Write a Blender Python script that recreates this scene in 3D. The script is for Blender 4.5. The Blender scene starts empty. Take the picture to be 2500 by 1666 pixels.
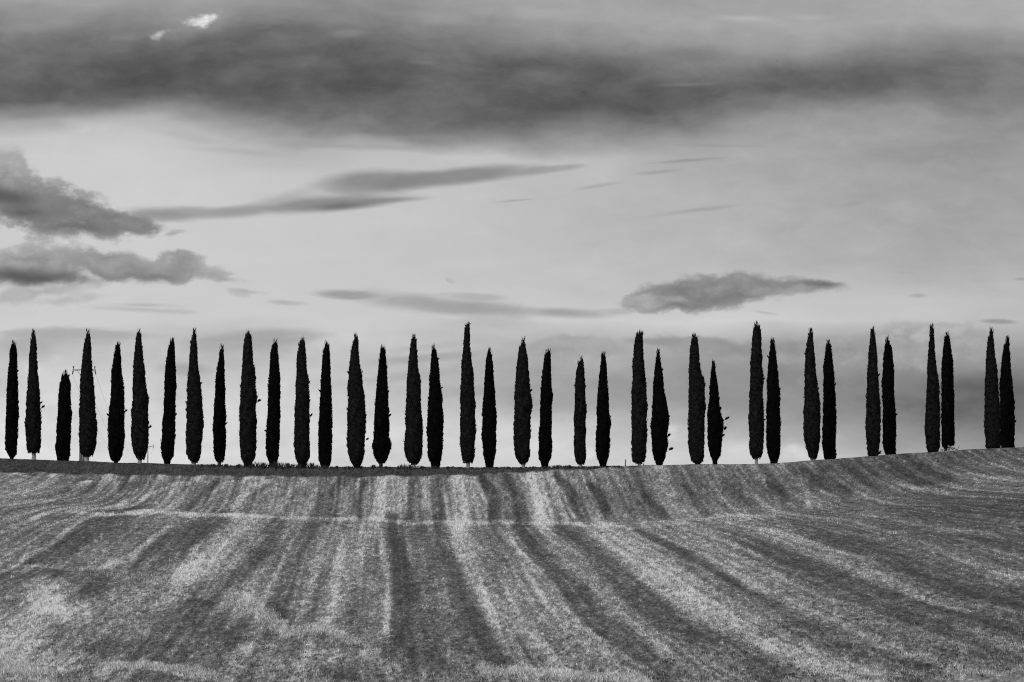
import bpy, math, random
import numpy as np
R = math.radians
rng = np.random.default_rng(7)
random.seed(7)
scene = bpy.context.scene
COL = scene.collection

# ------------------------------------------------------------------ camera
F = 85.0 / 36.0 * 2500.0
HOR = 1230.0
PITCH = math.atan((HOR - 833.0) / F)
CP, SP = math.cos(PITCH), math.sin(PITCH)
cam = bpy.data.cameras.new('camera')
cam.lens = 85.0; cam.sensor_width = 36.0
cam.clip_start = 0.5; cam.clip_end = 9000
cam_o = bpy.data.objects.new('camera', cam); COL.objects.link(cam_o)
cam_o.rotation_euler = (math.pi / 2 + PITCH, 0, 0)
scene.camera = cam_o
scene.view_settings.view_transform = 'Standard'
scene.view_settings.look = 'None'
scene.view_settings.exposure = 0
scene.view_settings.gamma = 1

def slope(y):                       # photo row -> z / depth
    v = (833.0 - np.asarray(y, float)) / F
    return (SP + v * CP) / (CP - v * SP)
def row(z, d):                      # world -> photo row
    return 833.0 - F * (z * CP - d * SP) / (d * CP + z * SP)
def colm(x, z, d):
    return 1250.0 + F * x / (d * CP + z * SP)
def pw(px, py, d):                  # photo pixel at world depth d -> point
    v = (833.0 - py) / F; u = (px - 1250.0) / F
    k = d / (CP - v * SP)
    return np.array([u * k, d, (SP + v * CP) * k])

# ------------------------------------------------------------------ terrain
DN = np.array([60,75,85,93,108,121,134,147,160,172,182,188,194,201,208,213.5,216], float)
SKO = 1.8
CX = np.array([0,300,650,1000,1250,1500,1800,2150,2500], float)
RT = np.array([
 [1830,1730,1640,1575,1450,1385,1325,1272,1245,1225,1205,1195,1185,1170,1150,1130,1118],
 [1810,1720,1652,1590,1490,1420,1355,1300,1262,1248,1240,1234,1224,1205,1178,1148,1130],
 [1800,1715,1655,1597,1510,1435,1372,1325,1290,1272,1262,1263,1255,1228,1190,1156,1138],
 [1795,1712,1655,1600,1520,1450,1390,1345,1312,1288,1274,1279,1273,1240,1195,1158,1142],
 [1790,1710,1655,1600,1520,1453,1395,1350,1318,1294,1278,1283,1277,1243,1197,1158,1142],
 [1780,1705,1650,1595,1512,1446,1390,1346,1315,1292,1277,1281,1274,1238,1194,1154,1139],
 [1770,1695,1640,1583,1495,1430,1372,1330,1300,1277,1262,1262,1251,1220,1180,1146,1133],
 [1750,1675,1620,1560,1470,1402,1345,1302,1272,1252,1238,1226,1212,1185,1155,1123,1109],
 [1735,1655,1590,1535,1445,1378,1318,1270,1235,1208,1188,1175,1162,1145,1122,1102,1091]], float)
SKX = [-300,0,80,160,215,290,345,420,480,605,800,1000,1200,1330,1415,1470,1560,1610,1700,1750,1850,1900,1985,2024,2132,2172,2275,2310,2420,2500,2800]
SKY = [1108,1118,1121,1125,1126.5,1129,1130,1132,1134,1138,1141,1142,1142,1141,1140,1139,1136,1134,1133,1133,1132,1129,1122.5,1120,1112,1109,1102,1099.5,1093.5,1091,1084]
def hermite(x, xs, ys, mono=False):
    xs = np.asarray(xs, float); ys = np.asarray(ys, float)
    dl = np.diff(ys) / np.diff(xs)
    m = np.empty_like(ys); m[0] = dl[0]; m[-1] = dl[-1]
    m[1:-1] = (dl[:-1] + dl[1:]) / 2
    if mono:
        for i in range(1, len(xs) - 1):
            m[i] = 0 if dl[i-1] * dl[i] <= 0 else 2 * dl[i-1] * dl[i] / (dl[i-1] + dl[i])
    x = np.clip(x, xs[0], xs[-1])
    i = np.clip(np.searchsorted(xs, x) - 1, 0, len(xs) - 2)
    h = xs[i+1] - xs[i]; t = (x - xs[i]) / h
    return ((2*t**3-3*t**2+1)*ys[i] + (t**3-2*t**2+t)*h*m[i] + (-2*t**3+3*t**2)*ys[i+1] + (t**3-t**2)*h*m[i+1])
SKY = [v + SKO for v in SKY]
PXG = np.arange(-300, 2801, 10.0)
DNG = np.arange(60, 216.01, 0.5)
_t = np.array([hermite(DNG, DN, r, True) for r in RT])          # columns x depth
TAB = np.array([hermite(np.clip(PXG, 0, 2500), CX, _t[:, j]) for j in range(len(DNG))]).T
_ex = np.interp(PXG, SKX, SKY) - TAB[:, -1]
TAB += _ex[:, None] * np.clip((DNG - 194) / 22, 0, 1)[None, :]
def bil(T, gx0, dx, gy0, dy, x, y):
    fx = np.clip((x - gx0) / dx, 0, T.shape[0] - 1.001); fy = np.clip((y - gy0) / dy, 0, T.shape[1] - 1.001)
    i = fx.astype(int); j = fy.astype(int); fx = fx - i; fy = fy - j
    return (T[i, j]*(1-fx)*(1-fy) + T[i+1, j]*fx*(1-fy) + T[i, j+1]*(1-fx)*fy + T[i+1, j+1]*fx*fy)
def dridge(px):
    return np.interp(px, [0, 1250, 2500], [226, 216, 203])
def sumsin(x, y, seed, n, k0, k1):
    r = np.random.default_rng(seed); o = 0; a = 0
    for i in range(n):
        k = k0 * (k1 / k0) ** (i / max(1, n - 1)); th = r.uniform(0, math.pi * 2); ph = r.uniform(0, 6.28)
        w = (k0 / k) ** .5
        o = o + w * np.sin(k * (x * math.cos(th) + y * math.sin(th)) + ph); a += w * w * .5
    return o / math.sqrt(a)
_VN = np.random.default_rng(99).uniform(-1, 1, (256, 256))
def vn(x, y, seed=0):
    x = np.asarray(x) + seed * 17.3; y = np.asarray(y) + seed * 31.7
    i = np.floor(x).astype(int); j = np.floor(y).astype(int); a = x - i; b = y - j
    a = a*a*(3-2*a); b = b*b*(3-2*b); i0 = i & 255; i1 = (i+1) & 255; j0 = j & 255; j1 = (j+1) & 255
    return (_VN[i0,j0]*(1-a)*(1-b) + _VN[i1,j0]*a*(1-b) + _VN[i0,j1]*(1-a)*b + _VN[i1,j1]*a*b) * 1.8
def clump(X, d):
    # patchiness of the straw, from hand-sized tufts to metre-wide swathes, drawn out along the rows
    s = X + d * 300 / F + .04 * vn(X * .8, d * .25, 5)
    return (.60 * vn(s / .055, d / .26, 1) + .58 * vn(s / .11, d / .50, 2) + .42 * vn(s / .22, d / 1.0, 3) + .20 * vn(s / .45, d / 2.2, 7) + .14 * vn(s / .30, d / 14, 4) + .07 * vn(s / 2.2, d / 7, 6))
def ground_z(X, d):
    X = np.asarray(X, float); d = np.asarray(d, float)
    dd = np.maximum(d, 62.0)
    px = 1250 + F * X * CP / dd
    pc = np.clip(px, -300, 2800)
    dr = dridge(pc)
    dn = dd * 216.0 / dr
    y = bil(TAB, -300, 10, 60, .5, pc, np.clip(dn, 60, 216))
    zin = np.minimum(dd, dr) * slope(y)
    b = d - dr
    zR = dr * slope(np.interp(pc, SKX, SKY))
    zp = zR * (1 + np.clip(b, 0, 10) / dr * .93)
    zo = zp - np.clip(b - 12, 0, 300) / 250.0 - np.clip(b - 312, 0, 6000) * .018
    z = np.where(b > 0, zo, zin)
    t = np.clip(d / 62.0, 0, 1); t = t * t * (3 - 2 * t)
    z = np.where(d < 62, -1.7 + (z + 1.7) * t, z)
    z = z + .018 * sumsin(X, d, 3, 14, .7, 5) + .05 * sumsin(X, d, 4, 8, .1, .6) * np.clip(d / 60, 0, 1) * np.clip((205 - d) / 30, .3, 1)
    # shallow drain running across the near slope
    return z

# ------------------------------------------------------------------ pattern of stubble and cut tracks over the field
L = (0, 1080); Q = (1250, 1080); S = 1.8824
ST = [
 (L,-.5,[(560,350,50),(400,400,55),(280,480,60),(150,540,35)]),
 (L,.9,[(700,325,6),(450,335,8),(380,355,8),(310,400,9),(250,450,9),(170,500,11),(90,540,12)]),
 (L,.8,[(900,340,8),(780,390,10),(700,450,12),(620,520,13),(500,570,12)]),
 (L,-.55,[(1020,355,40),(880,430,50),(760,520,50),(640,600,38),(560,650,28)]),
 (L,-.4,[(850,360,22),(720,470,26),(620,560,20)]),
 (L,.5,[(1150,370,50),(1050,450,60),(950,540,70),(830,610,36)]),
 (L,.6,[(1300,350,7),(1240,420,9),(1180,480,9)]),
 (L,-.7,[(1290,370,28),(1230,480,40),(1130,590,34),(1040,680,24),(960,740,20)]),
 (L,-.5,[(1450,380,42),(1420,480,42),(1370,600,50),(1300,720,36),(1290,790,34)]),
 (L,.3,[(1620,380,50),(1580,520,50),(1540,700,50),(1500,800,50)]),
 (L,.6,[(1750,370,10),(1770,500,13),(1790,600,17),(1770,750,14),(1770,880,12)]),
 (L,-.8,[(1812,372,38),(1835,480,40),(1850,650,50),(1840,850,54),(1800,950,40)]),(L,-.28,[(1920,400,80),(1940,700,120),(1960,900,140)]),(L,.35,[(60,1040,120),(500,1070,90)]),(L,.3,[(80,840,90),(250,780,80)]),
 (L,-.65,[(2020,380,34),(2050,500,34),(2100,650,36),(2170,780,44),(2250,960,52),(2300,1010,52)]),
 (L,.5,[(2120,400,42),(2150,520,36),(2220,700,50),(2340,850,52)]),
 (L,.35,[(1700,400,40),(1690,520,40),(1680,640,46)]),
 (L,.6,[(200,700,80),(350,760,60)]),(L,-.45,[(0,640,16),(200,600,24),(420,590,30)]),
 (L,-.4,[(330,690,50),(450,650,50)]),(L,-.35,[(700,790,60),(950,830,60),(1100,860,50)]),
 (L,-.35,[(500,960,60),(800,980,60),(1050,920,50)]),(L,.45,[(0,860,60),(150,900,60)]),
 (L,.5,[(0,990,40),(160,1040,50)]),(L,-.6,[(300,1080,30),(420,1075,36)]),(L,-.5,[(640,1075,30),(800,1090,30)]),
 (Q,.3,[(0,500,60),(60,620,80),(150,800,90),(260,950,80)]),
 (Q,-.75,[(20,390,24),(110,500,34),(200,600,38),(290,690,52),(350,760,50),(430,850,42),(560,960,50),(700,1070,50)]),
 (Q,.95,[(-10,440,6),(60,530,8),(150,600,10),(220,690,10),(250,760,10),(310,840,12),(440,930,13),(530,990,13),(640,1050,12)]),
 (Q,-.9,[(10,440,3),(45,500,4),(120,570,4)]),
 (Q,-.65,[(210,390,28),(320,460,34),(430,570,38),(560,690,42),(700,800,50),(820,880,42),(980,920,34),(1080,990,42),(1200,1080,50)]),
 (Q,.25,[(140,400,16),(250,520,26),(330,620,26),(420,740,36),(520,830,36),(700,950,36)]),
 (Q,.6,[(400,400,50),(520,480,60),(650,580,70),(800,700,80),(950,800,70),(1100,880,70),(1300,960,56),(1500,1040,44),(1700,1090,44)]),
 (Q,.6,[(530,400,8),(700,500,8),(850,580,8),(990,660,8)]),
 (Q,-.8,[(560,395,10),(700,470,16),(830,530,20),(960,600,20),(1100,690,26),(1300,800,26),(1450,870,26),(1550,900,16),(1660,950,16),(1800,1010,16),(1950,1050,24)]),
 (Q,.2,[(800,440,26),(1000,560,36),(1200,700,36),(1400,820,36),(1700,930,36),(2000,1010,36),(2353,1060,26)]),
 (Q,-.5,[(950,400,24),(1100,460,26),(1300,550,42),(1500,640,42),(1650,720,52),(1800,780,52),(2050,830,52),(2400,850,52)]),
 (Q,.25,[(1150,400,26),(1400,500,34),(1650,610,34),(1900,700,34),(2100,760,26),(2400,800,26)]),
 (Q,-.45,[(1300,380,16),(1500,440,26),(1700,520,42),(1900,620,52),(2100,680,52),(2400,740,52)]),
 (Q,-.35,[(1700,400,14),(2000,440,20),(2400,480,24)]),
 (Q,.7,[(1200,345,9),(1280,370,11),(1370,400,9)]),(Q,.8,[(760,362,8),(790,380,9),(840,385,7)]),
 (Q,.55,[(1700,160,7),(1850,200,9),(2050,240,9),(2130,240,7)]),
 (Q,.45,[(2080,90,7),(2200,110,8),(2400,140,8)]),(Q,.45,[(2080,150,7),(2250,170,8),(2400,195,8)]),
 (Q,.6,[(1420,230,8),(1500,260,8)]),(Q,.4,[(1400,400,7),(1600,430,7),(1850,470,7)]),
 (Q,.35,[(1350,305,10),(1500,300,10),(1700,305,10)]),(Q,.35,[(1900,400,8),(2100,410,8),(2400,420,8)]),
 (Q,.3,[(2200,620,30),(2400,630,30)]),(Q,.15,[(2150,890,40),(2400,940,40)]),(Q,.15,[(1700,970,40),(2000,1050,40),(2300,1090,30)]),
 (Q,-.35,[(1150,860,30),(1400,930,30),(1600,960,30)]),(Q,-.5,[(1400,170,24),(1460,210,24),(1540,230,18)]),
 (Q,-.4,[(1560,140,18),(1620,190,22),(1720,230,22)]),(Q,-.45,[(1780,110,30),(1880,160,34),(2000,170,26)]),
 (Q,-.35,[(1780,240,24),(2050,280,26),(2350,300,26)]),
 # above the brow
 (L,.6,[(0,185,5),(120,165,5),(260,150,5)]),(L,.75,[(330,210,7),(430,175,7),(560,160,6),(640,155,5)]),
 (L,.75,[(640,270,7),(740,220,7),(830,190,7),(920,165,6)]),(L,.5,[(600,240,6),(680,190,6),(760,165,5)]),
 (L,.4,[(530,180,9),(540,240,10),(570,280,16),(540,300,14)]),(L,.5,[(0,280,8),(120,272,8),(260,262,7)]),
 (L,.5,[(150,345,9),(300,312,10),(480,300,10),(560,290,14)]),(L,-.4,[(0,305,8),(160,292,8),(300,283,7)]),
 (L,-.45,[(380,330,8),(560,312,8),(700,300,7)]),(L,-.35,[(580,210,16),(680,195,14)]),
 (L,-.4,[(1000,180,12),(940,230,17),(870,300,18)]),(L,.4,[(1080,170,9),(1000,210,10),(960,270,11)]),
 (L,.35,[(1230,165,12),(1160,200,13),(1080,300,13)]),(L,-.45,[(1200,200,17),(1150,280,26),(1130,330,26)]),
 (L,.4,[(1400,170,16),(1330,210,14),(1280,320,17)]),(L,.3,[(1480,170,16),(1430,250,17),(1400,330,17)]),
 (L,-.65,[(1575,165,20),(1535,240,26),(1510,345,28)]),(L,-.6,[(1665,190,17),(1650,250,17),(1660,348,17)]),
 (L,.6,[(1770,165,34),(1765,250,38),(1760,345,42)]),(L,-.7,[(1892,160,14),(1892,250,20),(1882,352,20)]),
 (L,.8,[(1862,160,5),(1868,345,5)]),(L,.2,[(1950,180,8),(1940,340,10)]),(L,-.65,[(2010,160,24),(2010,240,22),(2022,360,22)]),
 (L,.55,[(2110,150,34),(2120,250,42),(2125,355,42)]),(L,.55,[(2195,180,5),(2240,290,6),(2250,345,5)]),
 (L,-.8,[(2222,160,16),(2262,240,20),(2280,362,25)]),(Q,-.75,[(-15,170,15),(20,260,26),(50,366,28)]),
 (Q,.42,[(80,145,34),(120,240,34),(150,366,42)]),(Q,.6,[(180,170,5),(240,250,6),(290,350,6)]),
 (Q,-.9,[(200,150,11),(258,220,15),(305,300,20),(345,372,20)]),(Q,-.7,[(350,190,15),(410,250,17),(440,350,18)]),
 (Q,.2,[(500,170,32),(560,250,18),(600,370,18)]),(Q,-.6,[(800,200,11),(850,270,15),(885,345,17)]),
 (Q,-.4,[(620,250,18),(700,330,22)]),(Q,-.5,[(1180,190,12),(1250,270,16)]),(Q,.5,[(1340,200,12),(1360,280,17)]),
 (Q,.6,[(1040,270,6),(1060,315,7)]),(Q,.5,[(1205,275,6),(1230,310,7)]),(Q,.5,[(560,280,8),(600,368,8)]),(Q,-.4,[(980,200,20),(1060,280,22)]),
 (Q,-.22,[(300,240,60),(800,230,90),(1300,160,60),(1700,150,60)]),(Q,-.15,[(900,200,60),(1500,180,60)]),
 (Q,-.16,[(1200,450,140),(2400,620,300)]),(Q,-.2,[(1300,120,36),(2353,60,36)]),
 # brow and drain lines
 (L,.75,[(300,322,5),(420,328,6),(700,329,7),(1000,338,7),(1290,346,8),(1600,352,8),(1850,365,8),(2100,371,8),(2353,374,8)]),
 (Q,.9,[(0,374,8),(230,375,9),(330,382,9),(460,378,7)]),(Q,.62,[(460,378,7),(540,388,6),(640,385,7),(760,375,7),(900,355,6),(1000,337,8),(1200,340,6)]),
 (Q,.5,[(590,365,6),(640,372,6),(700,366,6)]),(Q,-.8,[(370,380,3),(450,383,3)]),
 (L,.75,[(30,565,6),(200,570,7),(330,580,8),(520,572,8)]),
 (L,-.6,[(830,640,8),(870,670,10),(890,700,9)]),(L,-.8,[(870,735,16),(960,745,14)]),(L,-.8,[(1240,760,30),(1300,790,26)]),
 (L,.5,[(1050,700,24),(1150,740,32),(1230,800,34),(1290,840,24)]),(L,.6,[(1290,870,18),(1500,850,20),(1640,915,16)]),
 (L,-.5,[(1400,870,14),(1550,905,16),(1640,940,14)]),(L,.35,[(1080,1000,50),(1400,1000,50),(1700,960,30)]),
 (L,1.0,[(500,1025,12),(700,1032,18),(850,1056,22),(1000,1080,16)]),(L,.6,[(1130,935,10),(1260,935,9)]),
 (L,.8,[(2200,1040,14),(2353,1056,16)]),(Q,.8,[(0,1045,18),(300,1072,20),(620,1095,20)]),
 (L,-.5,[(1900,960,30),(2060,1050,40)]),(L,-.45,[(1500,1060,34),(1750,1080,34)]),
]
GX = np.arange(-120, 2641, 4.0); GY = np.arange(1080, 1741, 4.0)
gx, gy = np.meshgrid(GX, GY, indexing='ij')
PAT = np.zeros_like(gx)
wx = gx + 3.2 * sumsin(gx, gy * 1.5, 21, 12, .012, .09); wy = gy + 2 * sumsin(gx, gy * 2, 22, 12, .012, .09)
for org, amp, pts in ST:
    best = np.zeros_like(gx)
    P = [(org[0] + a / S, org[1] + b / S, max(w / S * 1.16, 2.6)) for a, b, w in pts]
    for (x0, y0, w0), (x1, y1, w1) in zip(P[:-1], P[1:]):
        ex, ey = x1 - x0, y1 - y0; l2 = ex * ex + ey * ey
        t = np.clip(((wx - x0) * ex + (wy - y0) * ey) / l2, 0, 1)
        w = w0 + (w1 - w0) * t
        q = ((wx - x0 - t * ex) ** 2 + (wy - y0 - t * ey) ** 2) / (w * w)
        best = np.maximum(best, np.exp(-q ** 1.9))
    sd = int(rng.integers(1e6)); thin = P[0][2] < 9
    PAT += amp * (.8 if thin else 1.) * best * np.clip(1 + (.30 if thin else .16) * sumsin(gx, gy * 1.6, sd, 14, .008, .16), 0, 1.8)
_q = np.clip((gx - 1780) / 480, 0, 1); PAT -= .30 * _q * _q * (3 - 2 * _q)
VX = [-300,0,300,600,900,1150,1300,1450,1560,1600,2800]
VY = [1146,1153,1160,1163,1164.5,1160,1152,1145,1138,1100,1050]
def straw_at(X, z, d):
    px = colm(X, z, np.maximum(d, 40)); py = row(z, np.maximum(d, 40))
    p = bil(PAT, -120, 4, 1080, 4, px, py)
    s = X + d * 300 / F
    gen = .5 * np.sin(s * 1.9 + .6 * np.sin(d * .05)) * np.sin(s * .47 + 1) + .2 * np.sin(s * 4.3)
    out = np.clip(np.maximum(-60 - px, px - 2570) / 120, 0, 1); out = np.where((d < 70) | (d > 216), 1, out)
    p = p * (1 - out) + gen * out + .10 * gen * (1 - out)
    p = p + .12 * vn(s / .8, d / 40, 11) + .19 * vn(s / .28, d / 26, 12) + .12 * vn(s / .15, d / 30, 14) + .05 * vn(X / 3., d / 9, 13) + .03 * sumsin(X, d, 32, 8, .1, .5)
    p = p * (1 + .3 * (py < 1268)); return np.clip(.45 + .53 * p, -.2, 1.05)
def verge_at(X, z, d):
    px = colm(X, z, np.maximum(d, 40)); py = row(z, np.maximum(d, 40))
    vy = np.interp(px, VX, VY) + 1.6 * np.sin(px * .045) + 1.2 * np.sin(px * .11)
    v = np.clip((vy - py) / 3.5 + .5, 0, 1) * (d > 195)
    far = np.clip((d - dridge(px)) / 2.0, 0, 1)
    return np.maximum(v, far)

# ------------------------------------------------------------------ node helpers
def material(name):
    m = bpy.data.materials.new(name); m.use_nodes = True
    nt = m.node_tree; b = nt.nodes['Principled BSDF']
    b.inputs['Specular IOR Level'].default_value = .15
    b.inputs['Roughness'].default_value = .85
    return m, nt, b
class N:
    def __init__(s, nt): s.nt = nt
    def put(s, inp, v):
        if hasattr(v, 'is_linked') or isinstance(v, bpy.types.NodeSocket): s.nt.links.new(v, inp)
        elif v is not None: inp.default_value = v
    def m(s, op, a, b=None, c=None, clamp=False):
        n = s.nt.nodes.new('ShaderNodeMath'); n.operation = op; n.use_clamp = clamp
        for i, v in enumerate((a, b, c)):
            if v is not None: s.put(n.inputs[i], v)
        return n.outputs[0]
    def v(s, op, a, b=None, c=None):
        n = s.nt.nodes.new('ShaderNodeVectorMath'); n.operation = op
        for i, x in enumerate((a, b, c)):
            if x is not None: s.put(n.inputs[i], x)
        return n.outputs['Value'] if op in ('LENGTH', 'DOT_PRODUCT') else n.outputs[0]
    def mix(s, f, a, b):
        n = s.nt.nodes.new('ShaderNodeMix'); n.data_type = 'FLOAT'
        s.put(n.inputs[0], f); s.put(n.inputs[2], a); s.put(n.inputs[3], b)
        return n.outputs[0]
    def mr(s, x, a, b, c=0., d=1., kind='LINEAR'):
        n = s.nt.nodes.new('ShaderNodeMapRange'); n.interpolation_type = kind
        for i, q in enumerate((x, a, b, c, d)): s.put(n.inputs[i], q)
        return n.outputs[0]
    def noise(s, vec, scale, det=2., rough=.5, out=0, dist=0.):
        n = s.nt.nodes.new('ShaderNodeTexNoise'); s.put(n.inputs['Vector'], vec)
        n.inputs['Scale'].default_value = scale; n.inputs['Detail'].default_value = det
        n.inputs['Roughness'].default_value = rough; n.inputs['Distortion'].default_value = dist
        return n.outputs[out]
    def xyz(s, x, y, z=0.):
        n = s.nt.nodes.new('ShaderNodeCombineXYZ'); s.put(n.inputs[0], x); s.put(n.inputs[1], y); s.put(n.inputs[2], z)
        return n.outputs[0]
    def attr(s, name):
        n = s.nt.nodes.new('ShaderNodeAttribute'); n.attribute_name = name; return n.outputs['Fac']
    def coord(s, which='Object'):
        return s.nt.nodes.new('ShaderNodeTexCoord').outputs[which]
def bump(nt, b, h, strength, dist):
    n = nt.nodes.new('ShaderNodeBump'); n.inputs['Strength'].default_value = strength
    n.inputs['Distance'].default_value = dist; nt.links.new(h, n.inputs['Height']); nt.links.new(n.outputs[0], b.inputs['Normal'])

# ground: stubble, straw and clods in grey
M_ground, nt, b = material('stubble_field'); g = N(nt)
co = g.coord(); st = g.attr('straw'); vg = g.attr('verge')
cs = g.v('MULTIPLY', co, (1., .22, 1.))
n1 = g.noise(cs, 8.0, 6, .8); n2 = g.noise(cs, 2.2, 4, .6); n3 = g.noise(co, 24.0, 2, .6); cl_ = g.attr('clump')
f = g.m('ADD', st, g.m('MULTIPLY', g.m('SUBTRACT', n1, .5), 2.6))
f = g.m('ADD', f, g.m('MULTIPLY', g.m('SUBTRACT', n2, .5), .5))
f = g.m('ADD', f, g.m('MULTIPLY', cl_, .20))
f = g.m('ADD', f, g.m('MULTIPLY', g.m('SUBTRACT', n3, .5), .5))
alb = g.m('MULTIPLY', .086, g.m('EXPONENT', g.m('MULTIPLY', g.m('MINIMUM', f, 1.05), 2.05)))
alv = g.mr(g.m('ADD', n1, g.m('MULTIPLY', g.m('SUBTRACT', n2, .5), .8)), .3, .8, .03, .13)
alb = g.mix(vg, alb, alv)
nt.links.new(alb, b.inputs['Base Color'])
bump(nt, b, n1, .6, .12)
M_straw, nt, b = material('straw_stalks'); g = N(nt)
nt.links.new(g.attr('tone'), b.inputs['Base Color'])
M_grass, nt, b = material('verge_grass_blades'); g = N(nt)
nt.links.new(g.attr('tone'), b.inputs['Base Color'])

def foliage(name, lo, hi):
    m, nt, b = material(name); g = N(nt); co = g.coord()
    a = g.noise(co, 3.5, 4, .65); c = g.noise(co, 14., 2, .6)
    f = g.m('ADD', g.m('MULTIPLY', a, .6), g.m('MULTIPLY', c, .4))
    nt.links.new(g.mr(f, .36, .68, lo, hi), b.inputs['Base Color']); bump(nt, b, c, .5, .05)
    b.inputs['Specular IOR Level'].default_value = .05
    return m
M_fol_near = foliage('dark_cypress_foliage', .001, .024)
M_fol_far = foliage('shaded_cypress_foliage', .001, .007)  # far row: shade among the trees put into a darker foliage colour
def bark(name, lo, hi):
    m, nt, b = material(name); g = N(nt)
    p = g.v('MULTIPLY', g.coord(), (9., 9., 1.6))
    n = g.noise(p, 1.6, 5, .7); nt.links.new(g.mr(n, .3, .7, lo, hi), b.inputs['Base Color']); bump(nt, b, n, .8, .04)
    return m
M_bark_pale = bark('pale_weathered_bark', .14, .40)
M_bark_dark = bark('dark_bark', .02, .07)
M_wood = bark('grey_weathered_wood', .10, .24)
M_concrete, nt, b = material('grey_concrete'); g = N(nt)
nt.links.new(g.mr(g.noise(g.coord(), 6., 4, .6), .3, .7, .30, .46), b.inputs['Base Color'])
M_metal, nt, b = material('dull_galvanised_metal'); g = N(nt); b.inputs['Metallic'].default_value = .6; b.inputs['Roughness'].default_value = .5
nt.links.new(g.mr(g.noise(g.coord(), 20., 3, .6), .3, .7, .22, .34), b.inputs['Base Color'])
M_dark, nt, b = material('dark_glazed_insulator'); g = N(nt); b.inputs['Roughness'].default_value = .3
nt.links.new(g.mr(g.noise(g.coord(), 12., 3, .6), .3, .7, .015, .03), b.inputs['Base Color'])
M_wire, nt, b = material('weathered_cable'); g = N(nt)
nt.links.new(g.mr(g.noise(g.coord(), 3., 3, .6), .3, .7, .08, .14), b.inputs['Base Color'])
M_stone, nt, b = material('pale_limestone'); g = N(nt)
q = g.noise(g.coord(), 7., 5, .65); nt.links.new(g.mr(q, .3, .7, .45, .8), b.inputs['Base Color']); bump(nt, b, q, .6, .03)
M_feather, nt, b = material('dark_feathers'); g = N(nt)
nt.links.new(g.mr(g.noise(g.coord(), 30., 2, .6), .3, .7, .01, .03), b.inputs['Base Color'])

# ------------------------------------------------------------------ mesh helpers
def mesh_np(name, V, faces, mat, parent=None, attrs=None, smooth=False):
    """faces: (n,k) array of one face size"""
    V = np.asarray(V, np.float32); faces = np.asarray(faces, np.int32)
    me = bpy.data.meshes.new(name)
    me.vertices.add(len(V)); me.vertices.foreach_set('co', V.ravel())
    n, k = faces.shape
    me.loops.add(n * k); me.loops.foreach_set('vertex_index', faces.ravel())
    me.polygons.add(n); me.polygons.foreach_set('loop_start', np.arange(0, n * k, k, dtype=np.int32))
    me.polygons.foreach_set('loop_total', np.full(n, k, np.int32))
    if smooth: me.polygons.foreach_set('use_smooth', np.ones(n, bool))
    for an, av in (attrs or {}).items():
        a = me.attributes.new(an, 'FLOAT', 'POINT'); a.data.foreach_set('value', np.asarray(av, np.float32))
    me.update(calc_edges=True); me.materials.append(mat)
    o = bpy.data.objects.new(name, me); COL.objects.link(o)
    if parent: o.parent = parent
    return o
class MB:
    def __init__(s): s.v = []; s.f = []
    def tube(s, pts, rads, n=10, cap=True):
        pts = [np.asarray(p, float) for p in pts]; b0 = len(s.v)
        for i, p in enumerate(pts):
            t = pts[min(i+1, len(pts)-1)] - pts[max(i-1, 0)]; t = t / np.linalg.norm(t)
            u = np.cross(t, (0, 1, 0) if abs(t[1]) < .8 else (1, 0, 0)); u /= np.linalg.norm(u); w = np.cross(t, u)
            for k in range(n):
                a = 2 * math.pi * k / n; s.v.append(p + rads[i] * (math.cos(a) * u + math.sin(a) * w))
        for i in range(len(pts) - 1):
            for k in range(n):
                a = b0 + i * n + k; c = b0 + i * n + (k + 1) % n; s.f.append((a, c, c + n, a + n))
        if cap:
            s.f.append(tuple(b0 + k for k in range(n))[::-1]); s.f.append(tuple(b0 + (len(pts)-1)*n + k for k in range(n)))
    def box(s, c, h, bevel=0):
        b0 = len(s.v)
        for z in (-1, 1):
            for y in (-1, 1):
                for x in (-1, 1): s.v.append(np.array([c[0]+x*h[0], c[1]+y*h[1], c[2]+z*h[2]]))
        for q in ((0,2,3,1),(4,5,7,6),(0,1,5,4),(2,6,7,3),(0,4,6,2),(1,3,7,5)): s.f.append(tuple(b0 + i for i in q))
    def build(s, name, mat, parent=None, smooth=False):
        me = bpy.data.meshes.new(name); me.from_pydata([tuple(v) for v in s.v], [], s.f); me.update()
        if smooth:
            for p in me.polygons: p.use_smooth = True
        me.materials.append(mat); o = bpy.data.objects.new(name, me); COL.objects.link(o)
        if parent: o.parent = parent
        return o
def tag(o, label=None, cat=None, group=None, kind=None):
    for k, v in (('label', label), ('category', cat), ('group', group), ('kind', kind)):
        if v: o[k] = v
def empty(name, loc):
    o = bpy.data.objects.new(name, None); COL.objects.link(o); o.location = loc; o.empty_display_size = .3; return o

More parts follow.
